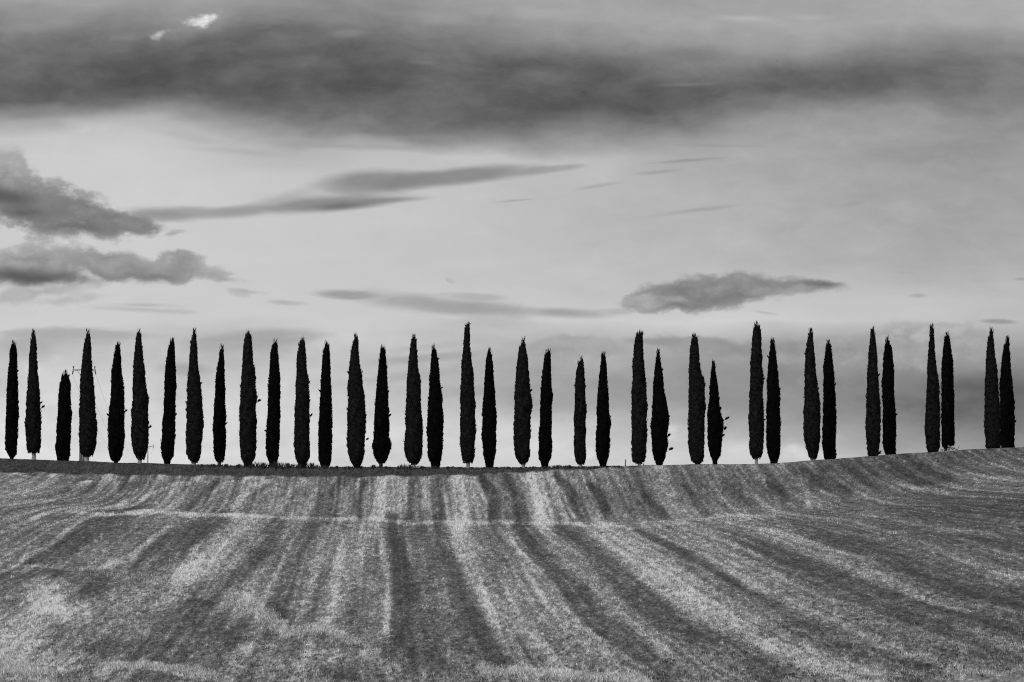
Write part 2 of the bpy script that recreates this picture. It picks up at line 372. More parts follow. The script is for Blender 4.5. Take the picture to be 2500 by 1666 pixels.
# ------------------------------------------------------------------ ground sheet
pc = np.concatenate([np.linspace(-16000, -3400, 14), np.linspace(-3000, -260, 26), np.arange(-220, 2721, 3.2), np.linspace(2760, 5500, 26), np.linspace(5900, 18500, 14)])
dl = np.concatenate([np.arange(-60, 60, 6.0), np.arange(60, 74, 1.), np.arange(74, 240, .42), 240 + np.geomspace(1, 5000, 50)])
PC, DL = np.meshgrid(pc, dl, indexing='xy')
Xg = (PC - 1250) / F * np.maximum(DL, 60)
Zg = ground_z(Xg, DL)
nr, nc = Xg.shape
idx = np.arange(nr * nc).reshape(nr, nc)
fc = np.stack([idx[:-1, :-1], idx[:-1, 1:], idx[1:, 1:], idx[1:, :-1]], -1).reshape(-1, 4)
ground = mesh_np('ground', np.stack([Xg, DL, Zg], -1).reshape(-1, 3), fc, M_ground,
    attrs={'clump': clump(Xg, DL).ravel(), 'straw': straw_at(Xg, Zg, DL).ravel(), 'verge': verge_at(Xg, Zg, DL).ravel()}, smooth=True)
tag(ground, kind='structure')

# ------------------------------------------------------------------ stubble stalks and grass
def blades(name, X, d, h, w, lean, tone, mat, sink=.02):
    n = len(X); z = ground_z(X, d)
    a = rng.uniform(0, 2 * np.pi, n); la = rng.uniform(0, 2 * np.pi, n); ln = lean * rng.uniform(.2, 1, n) * h
    B = np.stack([X, d, z - sink], -1)
    side = np.stack([np.cos(a) * w / 2, np.sin(a) * w / 2, np.zeros(n)], -1)
    tip = B + np.stack([np.cos(la) * ln, np.sin(la) * ln, h + sink], -1)
    mid = B + (tip - B) * .55
    V = np.stack([B - side, B + side, mid + side * .8, tip, mid - side * .8], 1).reshape(-1, 3)
    f = np.arange(5 * n).reshape(n, 5)
    return mesh_np(name, V, f, mat, attrs={'tone': np.repeat(tone, 5)})
def scatter(n, d0, d1, pw_=0.):
    d = rng.uniform(0, 1, n)
    e = 2 - pw_                                     # density falls with distance ** pw_
    d = (d0 ** e + d * (d1 ** e - d0 ** e)) ** (1 / e)
    px = rng.uniform(-260, 2760, n)
    return (px - 1250) / F * d, d
X, d = scatter(520000, 72, 216, 1.1)
z = ground_z(X, d); s = straw_at(X, z, d); vgv = verge_at(X, z, d); n = len(X)
cm = clump(X, d); keep = (rng.uniform(0, 1, n) < .08 + .7 * s + .35 * cm) & (vgv < .4) & (d < dridge(colm(X, z, d)) - .3)
X, d, s, cm = X[keep], d[keep], s[keep], cm[keep]; n = len(X)
sz = .6 + .4 * d / 120
h = (.04 + .10 * s * rng.uniform(.3, 1.2, n)) * np.clip(sz, .8, 1.15)
w = rng.uniform(.014, .038, n) * sz
tone = np.clip(.108 * np.exp(2.0 * s) * np.exp(.80 * cm) * rng.uniform(.35, 1.7, n), .03, .85)
o = blades('stubble', X, d, h, w, .7, tone, M_straw); tag(o, 'short pale straw stubble standing over the harvested field', 'stubble', kind='stuff')
# clods and dead residue, darker
X, d = scatter(60000, 72, 190, 1.5)
z = ground_z(X, d); s = straw_at(X, z, d); cm = clump(X, d); keep = (rng.uniform(0, 1, len(X)) < 1.05 - .8 * s) & (cm < -.35)
X, d = X[keep], d[keep]; n = len(X)
o = blades('weeds', X, d, rng.uniform(.02, .08, n), rng.uniform(.02, .06, n), .9, rng.uniform(.03, .09, n), M_grass)
tag(o, 'low dark weeds scattered between the stubble rows', 'weeds', kind='stuff')
X, d = scatter(70000, 72, 104, 1.); cm = clump(X, d); z = ground_z(X, d); s = straw_at(X, z, d)
keep = (cm > -.1) & (rng.uniform(0, 1, len(X)) < (.25 + .7 * s) * np.clip((106 - d) / 22, 0, 1)); X, d, s, cm = X[keep], d[keep], s[keep], cm[keep]; n = len(X)
o = blades('stubble', X, d, rng.uniform(.06, .15, n), rng.uniform(.014, .026, n), .6, np.clip((.25 + .45 * s) * rng.uniform(.5, 1.5, n), .1, .85), M_straw)
tag(o, 'longer straw stalks standing in the nearest part of the field', 'stubble', kind='stuff')
X, d = scatter(60000, 72, 104, 1.); cm = clump(X, d)
keep = (cm < -.25) & (rng.uniform(0, 1, len(X)) < .6 * np.clip((108 - d) / 34, 0, 1)); X, d = X[keep], d[keep]; n = len(X)
o = blades('weeds', X, d, rng.uniform(.03, .09, n), rng.uniform(.02, .05, n), .9, rng.uniform(.03, .10, n), M_grass)
tag(o, 'dark low weeds between stalks in the nearest part of the field', 'weeds', kind='stuff')
# drain grass
def along(pts, n, org):
    P = [(org[0] + a / S, org[1] + b / S, w / S) for a, b, w in pts]
    t = rng.uniform(0, len(P) - 1.001, n); i = t.astype(int); t = t - i
    A = np.array(P)
    q = A[i] * (1 - t)[:, None] + A[i + 1] * t[:, None]
    px = q[:, 0] + rng.normal(0, .8, n) * q[:, 2]; py = q[:, 1] + rng.normal(0, .75, n) * q[:, 2]
    dg = np.arange(70, 200, .5); o = np.zeros(n)
    for k in range(n):                                # where the line of sight meets the slope
        xx = (px[k] - 1250) / F * dg; r_ = bilrow(px[k], dg); o[k] = np.interp(-py[k], -r_, dg)
    return (px - 1250) / F * o, o
def bilrow(px, dg):
    dn = np.clip(dg * 216 / dridge(px), 60, 216)
    return bil(TAB, -300, 10, 60, .5, np.full(len(dg), px), dn)
Xs, ds = [], []
for pts, org, n in (([(1050,700,24),(1150,740,30),(1230,800,30),(1290,840,24)], L, 2600), ([(1290,870,16),(1500,850,18),(1640,915,14)], L, 1800),
               ([(470,1025,8),(700,1034,12),(850,1058,16),(1000,1080,14)], L, 4200), ([(0,1045,14),(300,1072,16),(620,1095,16)], Q, 3600), ([(2200,1040,12),(2353,1056,14)], L, 1500),
               ([(420,585,10),(700,630,22),(830,650,26)], L, 900), ([(0,1010,30),(200,1060,40)], L, 2500)):
    a, c = along(pts, n, org); Xs.append(a); ds.append(c)
X = np.concatenate(Xs); d = np.concatenate(ds); n = len(X)
o = blades('dry_grass', X, d, rng.uniform(.04, .14, n), rng.uniform(.012, .03, n), .7, rng.uniform(.2, .85, n), M_straw)
tag(o, 'taller dry grass left standing along the shallow drain', 'dry grass', kind='stuff')
# verge
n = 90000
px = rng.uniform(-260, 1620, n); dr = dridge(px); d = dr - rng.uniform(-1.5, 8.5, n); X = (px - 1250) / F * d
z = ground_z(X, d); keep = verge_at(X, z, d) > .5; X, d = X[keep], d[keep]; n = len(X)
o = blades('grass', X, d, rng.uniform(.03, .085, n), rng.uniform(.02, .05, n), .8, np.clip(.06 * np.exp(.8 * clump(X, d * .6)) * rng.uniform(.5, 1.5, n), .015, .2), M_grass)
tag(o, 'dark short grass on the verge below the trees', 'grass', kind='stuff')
px = rng.uniform(480, 1520, 9000); px += 8 * np.sin(px * .21); dr = dridge(px)
cl = np.clip(.55 + .5 * sumsin(px, px * 0, 77, 14, .03, .6), 0.05, 1.6) * np.interp(px, [480, 620, 1300, 1520], [.2, 1, .9, .15])
d = dr + rng.uniform(-.6, 3, len(px)); X = (px - 1250) / F * d; n = len(X)
o = blades('tall_weeds', X, d, .10 + .30 * cl * rng.uniform(.2, 1.1, n), rng.uniform(.03, .07, n), .5, rng.uniform(.015, .05, n), M_grass)
tag(o, 'tufts of dark weeds along the skyline between the trunks', 'weeds', kind='stuff')

# ------------------------------------------------------------------ cypresses
K = 3.919
T = [
 # near?, ox, top(x,y), levels (y,xl,xr), base y, trunk (xl,xr) , sprigs (x,y,size,side), label
 (0,0,(125,225),[(250,108,150),(300,95,160),(450,85,163),(600,70,170),(800,62,172),(1000,55,172),(1150,50,168),(1250,55,163),(1290,75,160),(1320,95,130)],1325,None,[(172,492,5,1),(178,860,5,1),(180,935,4,1)],
  'leftmost cypress of the row, slim and black with small side tufts'),
 (1,0,(320,125),[(160,305,338),(220,292,347),(400,280,355),(550,270,368),(700,263,378),(850,252,388),(1000,245,392),(1150,250,390),(1240,255,382),(1275,270,375)],1335,(307,348),[(398,795,8,1),(415,838,14,1)],
  'tall pointed cypress with a dark sprig at mid height, second from the left'),
 (0,0,(633,510),[(560,590,660),(620,572,672),(750,560,678),(900,553,682),(1050,545,678),(1200,535,670),(1300,540,662),(1343,545,655)],1345,None,[(592,545,12,0),(662,542,11,0)],
  'short stubby cypress with a frayed flat top left of the utility pole'),
 (1,0,(840,120),[(160,825,862),(230,805,868),(350,790,875),(500,775,882),(650,765,900),(850,760,915),(1000,757,922),(1100,757,925),(1200,755,915),(1270,765,900),(1310,800,885)],1350,(818,856),[],
  'tall cypress standing in front of the utility pole and its crossarm'),
 (0,0,(1133,235),[(270,1108,1150),(350,1090,1155),(480,1070,1162),(620,1068,1183),(780,1058,1190),(950,1035,1190),(1120,1035,1193),(1230,1040,1188),(1300,1050,1165),(1340,1060,1150),(1358,1090,1130)],1362,None,[(1030,912,10,-1),(1210,875,9,1),(1112,262,12,0)],
  'cypress with a forked tip and a twig on each side, right of the utility pole'),
 (1,0,(1328,115),[(140,1312,1345),(220,1297,1355),(350,1285,1370),(500,1275,1388),(650,1270,1400),(750,1268,1420),(900,1258,1420),(1050,1255,1415),(1180,1257,1412),(1270,1275,1405),(1320,1305,1390),(1340,1320,1380)],1368,(1320,1360),[(1438,1030,14,1)],
  'round tipped cypress in front of the small far utility pole'),
 (0,400,(85,200),[(230,58,100),(300,40,105),(400,22,108),(520,12,118),(650,5,115),(800,2,112),(950,-10,110),(1100,-20,107),(1230,-26,100),(1310,-20,92),(1350,0,65)],1378,None,[(86,186,5,0),(120,905,7,1)],
  'slim cypress with a tiny tuft above its tip, right of the far utility pole'),
 (1,400,(293,100),[(150,275,308),(220,258,315),(350,248,322),(480,238,332),(600,225,352),(750,220,365),(900,215,375),(1050,210,378),(1180,205,362),(1280,217,357),(1340,240,340),(1370,265,325)],1382,(268,310),[(360,612,5,1),(215,795,6,-1)],
  'cypress with a hooked needle tip and broad low belly, eighth from the left'),
 (0,400,(558,265),[(300,540,570),(380,525,575),(480,508,580),(600,495,583),(750,490,585),(900,478,592),(1050,473,592),(1200,475,593),(1290,483,585),(1340,490,578),(1365,515,560)],1392,(516,552),[(602,992,6,1)],
  'narrow low cypress with a plain pointed tip, ninth from the left'),
 (1,400,(815,130),[(145,790,830),(200,768,840),(300,757,850),(450,748,862),(550,740,878),(700,732,882),(850,728,888),(1000,722,885),(1150,725,885),(1250,727,880),(1330,740,870),(1380,765,845)],1400,None,[(920,778,12,1),(862,470,8,1)],
  'thick blunt topped cypress with a small leafy twig on its right side'),
 (0,400,(1072,210),[(250,1045,1085),(320,1022,1090),(480,1010,1105),(600,1003,1110),(750,998,1115),(900,993,1115),(1050,982,1112),(1200,975,1105),(1300,982,1100),(1360,1005,1085)],1400,None,[(970,1068,7,-1)],
  'ragged tipped cypress directly right of the thick blunt topped one'),
 (1,400,(1325,185),[(230,1295,1348),(330,1280,1358),(480,1270,1368),(600,1263,1388),(750,1258,1393),(900,1252,1395),(1050,1250,1393),(1200,1245,1395),(1300,1252,1398),(1350,1265,1385),(1395,1295,1360)],1408,None,[(1392,600,8,1),(1410,920,12,1)],
  'cypress with three pronged tip and a low spray on its right, twelfth from left'),
 (0,400,(1560,228),[(270,1535,1583),(350,1520,1590),(500,1508,1595),(650,1500,1600),(800,1492,1610),(950,1485,1605),(1100,1478,1605),(1250,1480,1610),(1350,1485,1600),(1395,1500,1585)],1408,None,[(1487,680,9,-1)],
  'straight sided cypress with a shaggy left edge, thirteenth from the left'),
 (1,800,(270,150),[(200,248,290),(300,222,295),(450,208,310),(550,198,325),(650,190,345),(800,193,357),(930,183,368),(1050,187,362),(1200,182,355),(1300,200,348),(1370,225,335),(1400,250,315)],1412,None,[(385,1145,8,1),(193,505,8,-1)],
  'widest shouldered cypress with loose diagonal foliage left of centre'),
 (0,800,(530,268),[(300,503,552),(400,492,560),(550,475,572),(700,463,580),(850,453,578),(1000,440,590),(1120,437,585),(1200,433,605),(1290,440,590),(1340,460,572),(1375,485,545)],1418,(490,530),[(600,918,9,1),(604,1240,6,1),(583,690,6,1)],
  'ragged cypress with jutting sprigs and a bare dark trunk, left of centre'),
 (1,800,(828,155),[(200,800,848),(300,783,855),(450,770,865),(600,760,885),(750,752,890),(900,745,900),(1050,740,910),(1200,735,908),(1300,745,900),(1350,760,885),(1385,800,855)],1415,(803,842),[],
  'smooth tapering cypress with a pale bare trunk, two trees left of the tallest tip'),
 (0,800,(1012,268),[(290,1003,1035),(380,988,1050),(500,980,1068),(650,968,1080),(750,965,1100),(900,955,1103),(1050,952,1103),(1200,952,1098),(1320,962,1093),(1380,985,1075)],1418,None,[(1063,378,4,1),(1092,655,5,1)],
  'black cypress immediately left of the tallest forked tip'),
 (1,800,(1340,45),[(80,1315,1358),(150,1308,1360),(250,1300,1362),(400,1285,1378),(550,1275,1395),(700,1268,1405),(850,1272,1408),(1000,1265,1418),(1150,1267,1412),(1300,1275,1408),(1370,1295,1390)],1420,(1325,1362),[(1360,40,7,0),(1322,60,5,0)],
  'very tall cypress with a crooked forked tip near the centre of the row'),
 (0,800,(1548,292),[(330,1528,1565),(400,1513,1580),(550,1503,1588),(700,1495,1600),(850,1485,1608),(1000,1478,1615),(1150,1480,1613),(1280,1487,1605),(1370,1508,1590)],1415,None,[],
  'even bullet shaped black cypress immediately right of the tall crooked tipped one'),
 (1,1200,(305,195),[(230,290,320),(280,262,328),(380,250,345),(500,233,357),(620,228,368),(720,220,376),(820,217,395),(880,217,380),(1000,215,375),(1130,212,372),(1200,220,372),(1300,220,370),(1360,250,350),(1385,280,325)],1410,(285,322),[(380,680,9,1)],
  'cypress with a rounded bulge halfway up its right side, right of centre'),
 (0,1200,(555,300),[(320,520,565),(400,498,567),(520,485,568),(650,475,575),(720,468,588),(800,468,580),(950,462,575),(1100,452,575),(1220,450,578),(1320,452,570),(1380,475,545)],1412,None,[],
  'slant topped black cypress immediately right of the one with a side bulge'),
 (1,1200,(865,375),[(420,835,880),(500,815,887),(630,805,895),(750,800,897),(850,795,902),(1000,795,898),(1150,790,903),(1280,790,903),(1345,800,900),(1385,825,885)],1410,(838,868),[(797,635,6,-1),(900,640,5,1)],
  'short narrow cypress with small ears near the top, after the widest low gap'),
 (0,1200,(1062,325),[(350,1055,1088),(450,1042,1100),(600,1025,1108),(750,1017,1120),(900,1010,1128),(1000,1005,1143),(1100,1000,1135),(1220,995,1130),(1320,1005,1120),(1380,1035,1100)],1410,None,[(1138,935,8,1)],
  'black cypress leaning to a thin tip, left of the lone skyline fence post'),
 (1,1200,(1420,125),[(150,1385,1447),(200,1370,1448),(300,1360,1452),(430,1348,1462),(550,1350,1475),(700,1343,1485),(850,1338,1490),(1000,1340,1490),(1150,1340,1490),(1280,1345,1478),(1360,1352,1465),(1378,1385,1440)],1398,(1397,1428),[(1352,455,7,-1),(1448,143,13,0),(1392,140,13,0)],
  'massive broken topped cypress between the two small fence posts'),
 (0,1500,(418,303),[(350,403,432),(430,390,447),(550,378,465),(700,368,478),(820,362,505),(900,362,520),(1000,343,520),(1100,355,510),(1250,362,500),(1330,378,485),(1380,398,462)],1392,None,[(525,1110,14,1),(555,1240,16,1),(525,930,8,1),(458,480,6,1)],
  'spindle shaped cypress with a detached twig low on its right'),
 (1,1500,(755,155),[(190,740,797),(280,725,805),(400,718,815),(520,713,832),(620,712,860),(760,708,870),(900,705,868),(1050,703,865),(1200,708,863),(1300,720,858),(1355,735,850),(1375,770,825)],1390,None,[(862,628,8,1)],
  'stout cypress with a chipped top, left of the bushy short one'),
 (0,1500,(945,410),[(450,935,960),(530,922,972),(650,912,993),(780,908,1000),(900,898,1020),(980,893,1040),(1080,893,1028),(1200,893,1025),(1300,918,1015),(1350,940,985)],1390,None,[(1090,948,16,1),(1066,1045,18,1),(1046,1110,9,1),(1012,850,10,1)],
  'shortest bushy cypress with loose branches splaying to its right'),
 (1,1500,(1352,45),[(90,1332,1398),(160,1322,1403),(300,1313,1408),(450,1303,1413),(600,1298,1420),(750,1292,1425),(900,1287,1430),(1050,1288,1430),(1200,1292,1425),(1280,1293,1420),(1330,1325,1395)],1388,(1341,1372),[(1430,572,12,1),(1388,68,16,0),(1436,960,6,1)],
  'towering twin tipped cypress on a pale trunk right of the bushy short one'),
 (0,1500,(1510,205),[(240,1495,1530),(320,1483,1545),(450,1470,1558),(600,1463,1572),(750,1460,1583),(900,1455,1588),(1050,1455,1590),(1200,1455,1588),(1300,1468,1580),(1350,1490,1560)],1383,None,[(1466,355,6,-1)],
  'black cypress immediately right of the towering twin tipped one'),
 (1,1800,(703,103),[(150,685,722),(220,668,728),(320,652,738),(450,647,748),(600,643,762),(750,642,788),(900,640,795),(1050,640,797),(1150,642,792),(1250,665,782),(1310,685,768),(1335,700,750)],1345,(703,742),[(650,325,5,-1)],
  'left tree of the fourth pair from the right, with a pale exposed trunk'),
 (0,1800,(870,215),[(250,852,897),(350,838,908),(480,828,922),(620,825,932),(780,822,938),(900,820,945),(1050,815,945),(1200,820,943),(1270,825,945),(1335,832,943)],1340,None,[(938,620,6,1)],
  'right tree of the fourth pair from the right, foliage down to the ground'),
 (1,2080,(195,90),[(120,180,213),(250,168,232),(400,157,243),(550,148,252),(700,143,262),(850,137,270),(1000,130,270),(1150,138,268),(1250,150,262),(1298,155,255)],1302,None,[(262,530,10,1),(273,1270,10,1)],
  'left tree of the third pair from the right, dark tuft at its foot'),
 (0,2080,(342,182),[(230,325,360),(270,315,378),(350,303,388),(450,297,400),(600,292,402),(750,293,403),(850,298,412),(1000,293,420),(1150,293,418),(1240,303,420),(1285,315,418)],1287,None,[(425,910,9,1)],
  'right tree of the third pair from the right, small nipple shaped tip'),
 (1,2080,(765,65),[(90,750,778),(200,743,788),(350,727,795),(500,720,815),(650,718,833),(800,712,838),(950,702,840),(1080,697,838),(1200,710,838),(1255,720,832)],1262,None,[(832,655,5,1)],
  'slender very tall cypress left of the pale stones, rounded narrow tip'),
 (0,2080,(910,142),[(180,892,932),(260,875,940),(400,862,965),(550,860,965),(700,860,972),(850,858,975),(1000,860,977),(1170,860,983),(1215,866,978),(1232,880,925)],1252,(880,906),[(963,400,6,1)],
  'cypress with pale stones heaped at its foot on the right'),
 (1,2080,(1332,103),[(140,1317,1345),(220,1300,1358),(350,1285,1367),(500,1280,1388),(650,1278,1400),(800,1273,1410),(950,1268,1415),(1100,1272,1418),(1225,1280,1420)],1228,None,[(1386,490,6,1)],
  'left tree of the last pair at the right edge of the ridge'),
 (0,2080,(1492,175),[(220,1475,1502),(260,1455,1505),(350,1440,1512),(500,1425,1520),(650,1420,1538),(800,1420,1552),(950,1420,1558),(1100,1420,1555),(1220,1425,1555)],1222,None,[(1564,975,7,1)],
  'rightmost cypress of the whole row, tapering to an off centre tip'),
]
def sprays(P, D, ln, wd, r):
    """flame shaped leaf sprays: P base points, D unit directions"""
    n = len(P); rv = r.normal(size=(n, 3)); s = np.cross(D, rv); s /= np.linalg.norm(s, axis=1)[:, None]
    s *= wd[:, None]
    tip = P + D * ln[:, None]; mid = P + D * (ln * .45)[:, None]
    return np.stack([P, mid + s, tip, mid - s], 1).reshape(-1, 3)
BASES = []
for ti, (near, ox, top, lev, by, trunk, sprigs, label) in enumerate(T):
    r = np.random.default_rng(100 + ti)
    cpx = lambda x: ox + x / K
    cpy = lambda y: 780 + y / K
    bx = cpx((trunk[0] + trunk[1]) / 2) if trunk else cpx((lev[-1][1] + lev[-1][2]) / 2)
    d0 = float(dridge(bx)) + (0.25 if near else 6.7)
    if near and bx > 1950: d0 += 1.2
    ppm = F / d0
    Xb = (bx - 1250) / F * d0 * 1.0
    gz = float(ground_z(np.array([Xb]), np.array([d0]))[0])
    ys = np.array([l[0] for l in lev], float); xl = np.array([l[1] for l in lev], float); xr = np.array([l[2] for l in lev], float)
    pts = [pw(cpx((a + c) / 2), cpy(y), d0) for y, a, c in lev]
    rad = (xr - xl) / 2 / K / ppm
    tp = pw(cpx(top[0]), cpy(top[1]), d0)
    zz = np.array([tp[2]] + [p[2] for p in pts]); cx = np.array([tp[0]] + [p[0] for p in pts]); rr = np.array([.03] + list(rad))
    if not trunk:                      # foliage goes down to the ground
        zz = np.append(zz, gz - .1); cx = np.append(cx, cx[-1]); rr = np.append(rr, rr[-1] * .8)
    o_ = np.argsort(zz); zz, cx, rr = zz[o_], cx[o_], rr[o_]
    root = empty('cypress_tree', (Xb, d0, gz))
    tag(root, label, 'tree', 'cypresses lined up along the ridge')
    off = np.array([Xb, d0, gz])
    H = np.linspace(zz[0], zz[-1], 90); C = np.interp(H, zz, cx); RR = np.interp(H, zz, rr)
    na = 26; A = np.linspace(0, 2 * np.pi, na, endpoint=False)
    HH, AA = np.meshgrid(H, A, indexing='ij')
    bumps = [(r.uniform(zz[0], zz[-1]), r.uniform(0, 6.28), r.uniform(-.10, .17), r.uniform(.25, .8), r.uniform(.35, .9)) for _ in range(22)]
    def wob(h, a):
        o = 0
        for (h0, a0, am, wh, wa) in bumps:
            da = np.angle(np.exp(1j * (a - a0))); o = o + am * np.exp(-((h - h0) / wh) ** 2 - (da / wa) ** 2)
        return (o + .035 * np.sin(3 * a + h * 1.3 + ti) * np.sin(h * 2.1 + ti * 2) + .05 * np.sin(5 * a - h * 2.7 + ti * 3) + .03 * np.sin(9 * a + h * 7 + ti) + .025 * np.sin(h * 11 + 4 * a))
    Rm = RR[:, None] * (.965 + wob(HH, AA)) - .02 + r.normal(0, .012, HH.shape)
    Rm = np.maximum(Rm, .015); Rm[0] *= .35
    V = np.stack([C[:, None] + Rm * np.cos(AA), d0 + Rm * np.sin(AA), HH + r.normal(0, .01, HH.shape)], -1).reshape(-1, 3)
    ii = np.arange(90 * na).reshape(90, na); jj = np.roll(ii, -1, axis=1)
    q = np.stack([ii[:-1], jj[:-1], jj[1:], ii[1:]], -1).reshape(-1, 4)
    # sprays on the surface
    n = 5200
    pdf = np.maximum(RR, .05); cdf = np.cumsum(pdf); cdf /= cdf[-1]
    h = np.interp(r.uniform(0, 1, n), cdf, H); a = r.uniform(0, 2 * np.pi, n)
    rc = np.interp(h, H, RR) * (.95 + wob(h, a)) * r.uniform(.90, 1.03, n)
    c = np.interp(h, H, C)
    P = np.stack([c + rc * np.cos(a), d0 + rc * np.sin(a), h - .10], -1)
    lean = r.uniform(.05, .30, n); aa = a + r.normal(0, .5, n)
    D = np.stack([np.cos(aa) * lean, np.sin(aa) * lean, np.ones(n)], -1); D /= np.linalg.norm(D, axis=1)[:, None]
    ln = r.uniform(.12, .30, n); ln[r.uniform(0, 1, n) < .04] *= 1.9
    wd = r.uniform(.016, .040, n)
    hi = h + ln > zz[-1]; ln[hi] *= .5
    V2 = sprays(P, D, ln, wd, r)
    # frayed tip
    m_ = 46; th = r.uniform(0, 1, m_) ** 1.5 * 1.0
    hb = tp[2] - .08 - th; rb = np.interp(hb, H, RR) * .8; a = r.uniform(0, 2 * np.pi, m_)
    P = np.stack([np.interp(hb, H, C) + rb * np.cos(a), d0 + rb * np.sin(a), hb], -1)
    lt = r.uniform(.05, .34, m_); D = np.stack([np.cos(a) * lt, np.sin(a) * lt, np.ones(m_)], -1); D /= np.linalg.norm(D, axis=1)[:, None]
    V3 = sprays(P, D, r.uniform(.18, .55, m_), r.uniform(.02, .045, m_), r)
    VV = np.concatenate([V, V2, V3]) - off
    nq = len(V2) // 4 + len(V3) // 4
    F4 = np.concatenate([q, np.arange(nq * 4).reshape(-1, 4) + len(V)])
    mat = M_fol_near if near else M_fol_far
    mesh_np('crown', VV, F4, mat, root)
    # trunk
    tb = MB()
    rt = (trunk[1] - trunk[0]) / 2 / K / ppm if trunk else max(.12, rr[0] * .45)
    tops = float(np.interp(.3, [0, 1], [zz[0], zz[-1]])) if trunk else gz + 2.0
    px0 = Xb; hts = [gz - .35, gz, gz + .12, gz + .4, (gz + tops) / 2, tops]
    fr = [1.35, 1.22, 1.0, .93, .55, .15]
    cxs = [px0, px0, px0, px0 + .01, np.interp((gz + tops) / 2, zz, cx), np.interp(tops, zz, cx)]
    tb.tube([np.array([x, d0 + .01 * k, h_]) - off for k, (x, h_) in enumerate(zip(cxs, hts))], [rt * f_ for f_ in fr], 14)
    tr = tb.build('trunk', M_bark_pale if near else M_bark_dark, root, True)
    if trunk and near:                 # forking limbs under the crown skirt
        lm = MB()
        for k in range(3):
            a = r.uniform(0, 6.28); e = np.interp(zz[0] + .5, zz, rr) * .7
            lm.tube([np.array([0, 0, .25 + .05 * k]), np.array([math.cos(a) * e * .6, math.sin(a) * e * .6, .55]), np.array([math.cos(a) * e, math.sin(a) * e, .95])], [rt * .4, rt * .3, rt * .15], 7)
        lm.build('limb', M_bark_pale, root, True)
    # loose sprigs seen against the sky
    for (sx, sy, size, side) in sprigs:
        p = pw(cpx(sx), cpy(sy), d0); Ls = size / K / ppm
        hc = np.interp(p[2] - .1, zz, cx); st_ = np.array([hc + side * np.interp(p[2], zz, rr) * .8, d0, p[2] - .22 - .25 * Ls])
        bm_ = MB()
        if side == 0: st_ = np.array([np.interp(p[2] - .5, zz, cx), d0, p[2] - .5])
        mid = (st_ + p) / 2 + np.array([side * .03, 0, -.03]); bm_.tube([st_, mid, p], [.018, .013, .008], 5)
        ns = int(18 + size * 3); t = r.uniform(.55, 1, ns) if abs(p[0] - st_[0]) > .25 else r.uniform(.2, 1, ns)
        Pn = st_[None] * (1 - t[:, None]) + p[None] * t[:, None] + r.normal(0, .02 + Ls * .10, (ns, 3))
        dv = np.array([side * .5, 0, .9]) if side else np.array([0, 0, 1.])
        Dn = dv + r.normal(0, .25, (ns, 3)); Dn /= np.linalg.norm(Dn, axis=1)[:, None]
        Vs = sprays(Pn, Dn, r.uniform(.5, 1.1, ns) * (.12 + Ls * .85), r.uniform(.022, .05, ns), r)
        for k in range(ns):
            b0 = len(bm_.v); bm_.v.extend(list(Vs[4*k:4*k+4])); bm_.f.append((b0, b0+1, b0+2, b0+3))
        bm_.v = [v - off for v in bm_.v]
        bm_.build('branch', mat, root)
    BASES.append((Xb, d0, gz))

# ------------------------------------------------------------------ utility poles and lines
def pole(base_px, dist, top_py, arm_hw, arm_px, arm_py, label, r0):
    zt = pw(base_px, top_py, dist); X0 = zt[0]
    gz = float(ground_z(np.array([X0]), np.array([dist]))[0])
    root = empty('utility_pole', (X0, dist, gz)); tag(root, label, 'utility pole', 'utility poles beyond the ridge')
    h = zt[2] - gz
    m = MB(); m.tube([(0, 0, -.4), (0, 0, h * .5), (0, 0, h)], [r0, r0 * .82, r0 * .6], 14); m.build('post', M_concrete, root, True)
    ap = pw(arm_px, arm_py, dist); az = ap[2] - gz; ax = ap[0] - X0
    m = MB(); m.box((ax, -r0 - .06, az), (arm_hw, .05, .06))
    m.tube([(ax - arm_hw * .6, -r0 - .05, az - .02), (0, -r0 * .8, az - .75)], [.02, .02], 6); m.tube([(ax + arm_hw * .6, -r0 - .05, az - .02), (0, -r0 * .8, az - .75)], [.02, .02], 6)
    arm = m.build('crossarm', M_metal, root)
    ends = []
    for s_ in (-1, 0, 1):
        e = np.array([ax + s_ * arm_hw * .92, -r0 - .06, az])
        m = MB()
        zs = [.06, .16, .17, .22, .23, .28, .29, .36, .42]; rs = [.02, .02, .075, .075, .035, .07, .035, .065, .02]
        m.tube([e + np.array([0, 0, q_]) for q_ in zs], rs, 10)
        zs = [-.06, -.12, -.13, -.20, -.21, -.28, -.29, -.38, -.46]
        m.tube([e + np.array([s_ * -.25 * q_, 0, q_]) for q_ in zs], rs, 10)
        m.build('insulator', M_dark, arm, True)
        ends.append(e + np.array([X0, dist, gz]) + np.array([s_ * .1, 0, -.46]))
    return ends
e1 = pole(200.5, 246, 893, 1.18, 206.5, 904, 'tall concrete utility pole with crossarm behind the fourth cypress', .20)
e2 = pole(361, 520, 1082, 1.25, 361.5, 1090, 'small distant utility pole right of the round tipped cypress', .18)
LB = ['left', 'middle', 'right']
for i in range(3):
    a, c = e1[i], e2[i]
    m = MB(); pts = []
    for k in range(41):
        t = k / 40; p = a * (1 - t) + c * t; p = p + np.array([0, 0, -4 * 5.2 * t * (1 - t)]); pts.append(p)
    off = pts[0]
    m.tube([p - off for p in pts], [.007] * 41, 6)
    o = m.build('power_line', M_wire); o.location = tuple(off)
    tag(o, ['thin wire hanging from the left end of the crossarm', 'thin wire hanging from the middle of the crossarm', 'thin wire hanging from the right end of the crossarm'][i], 'wire', 'wires between the utility poles')
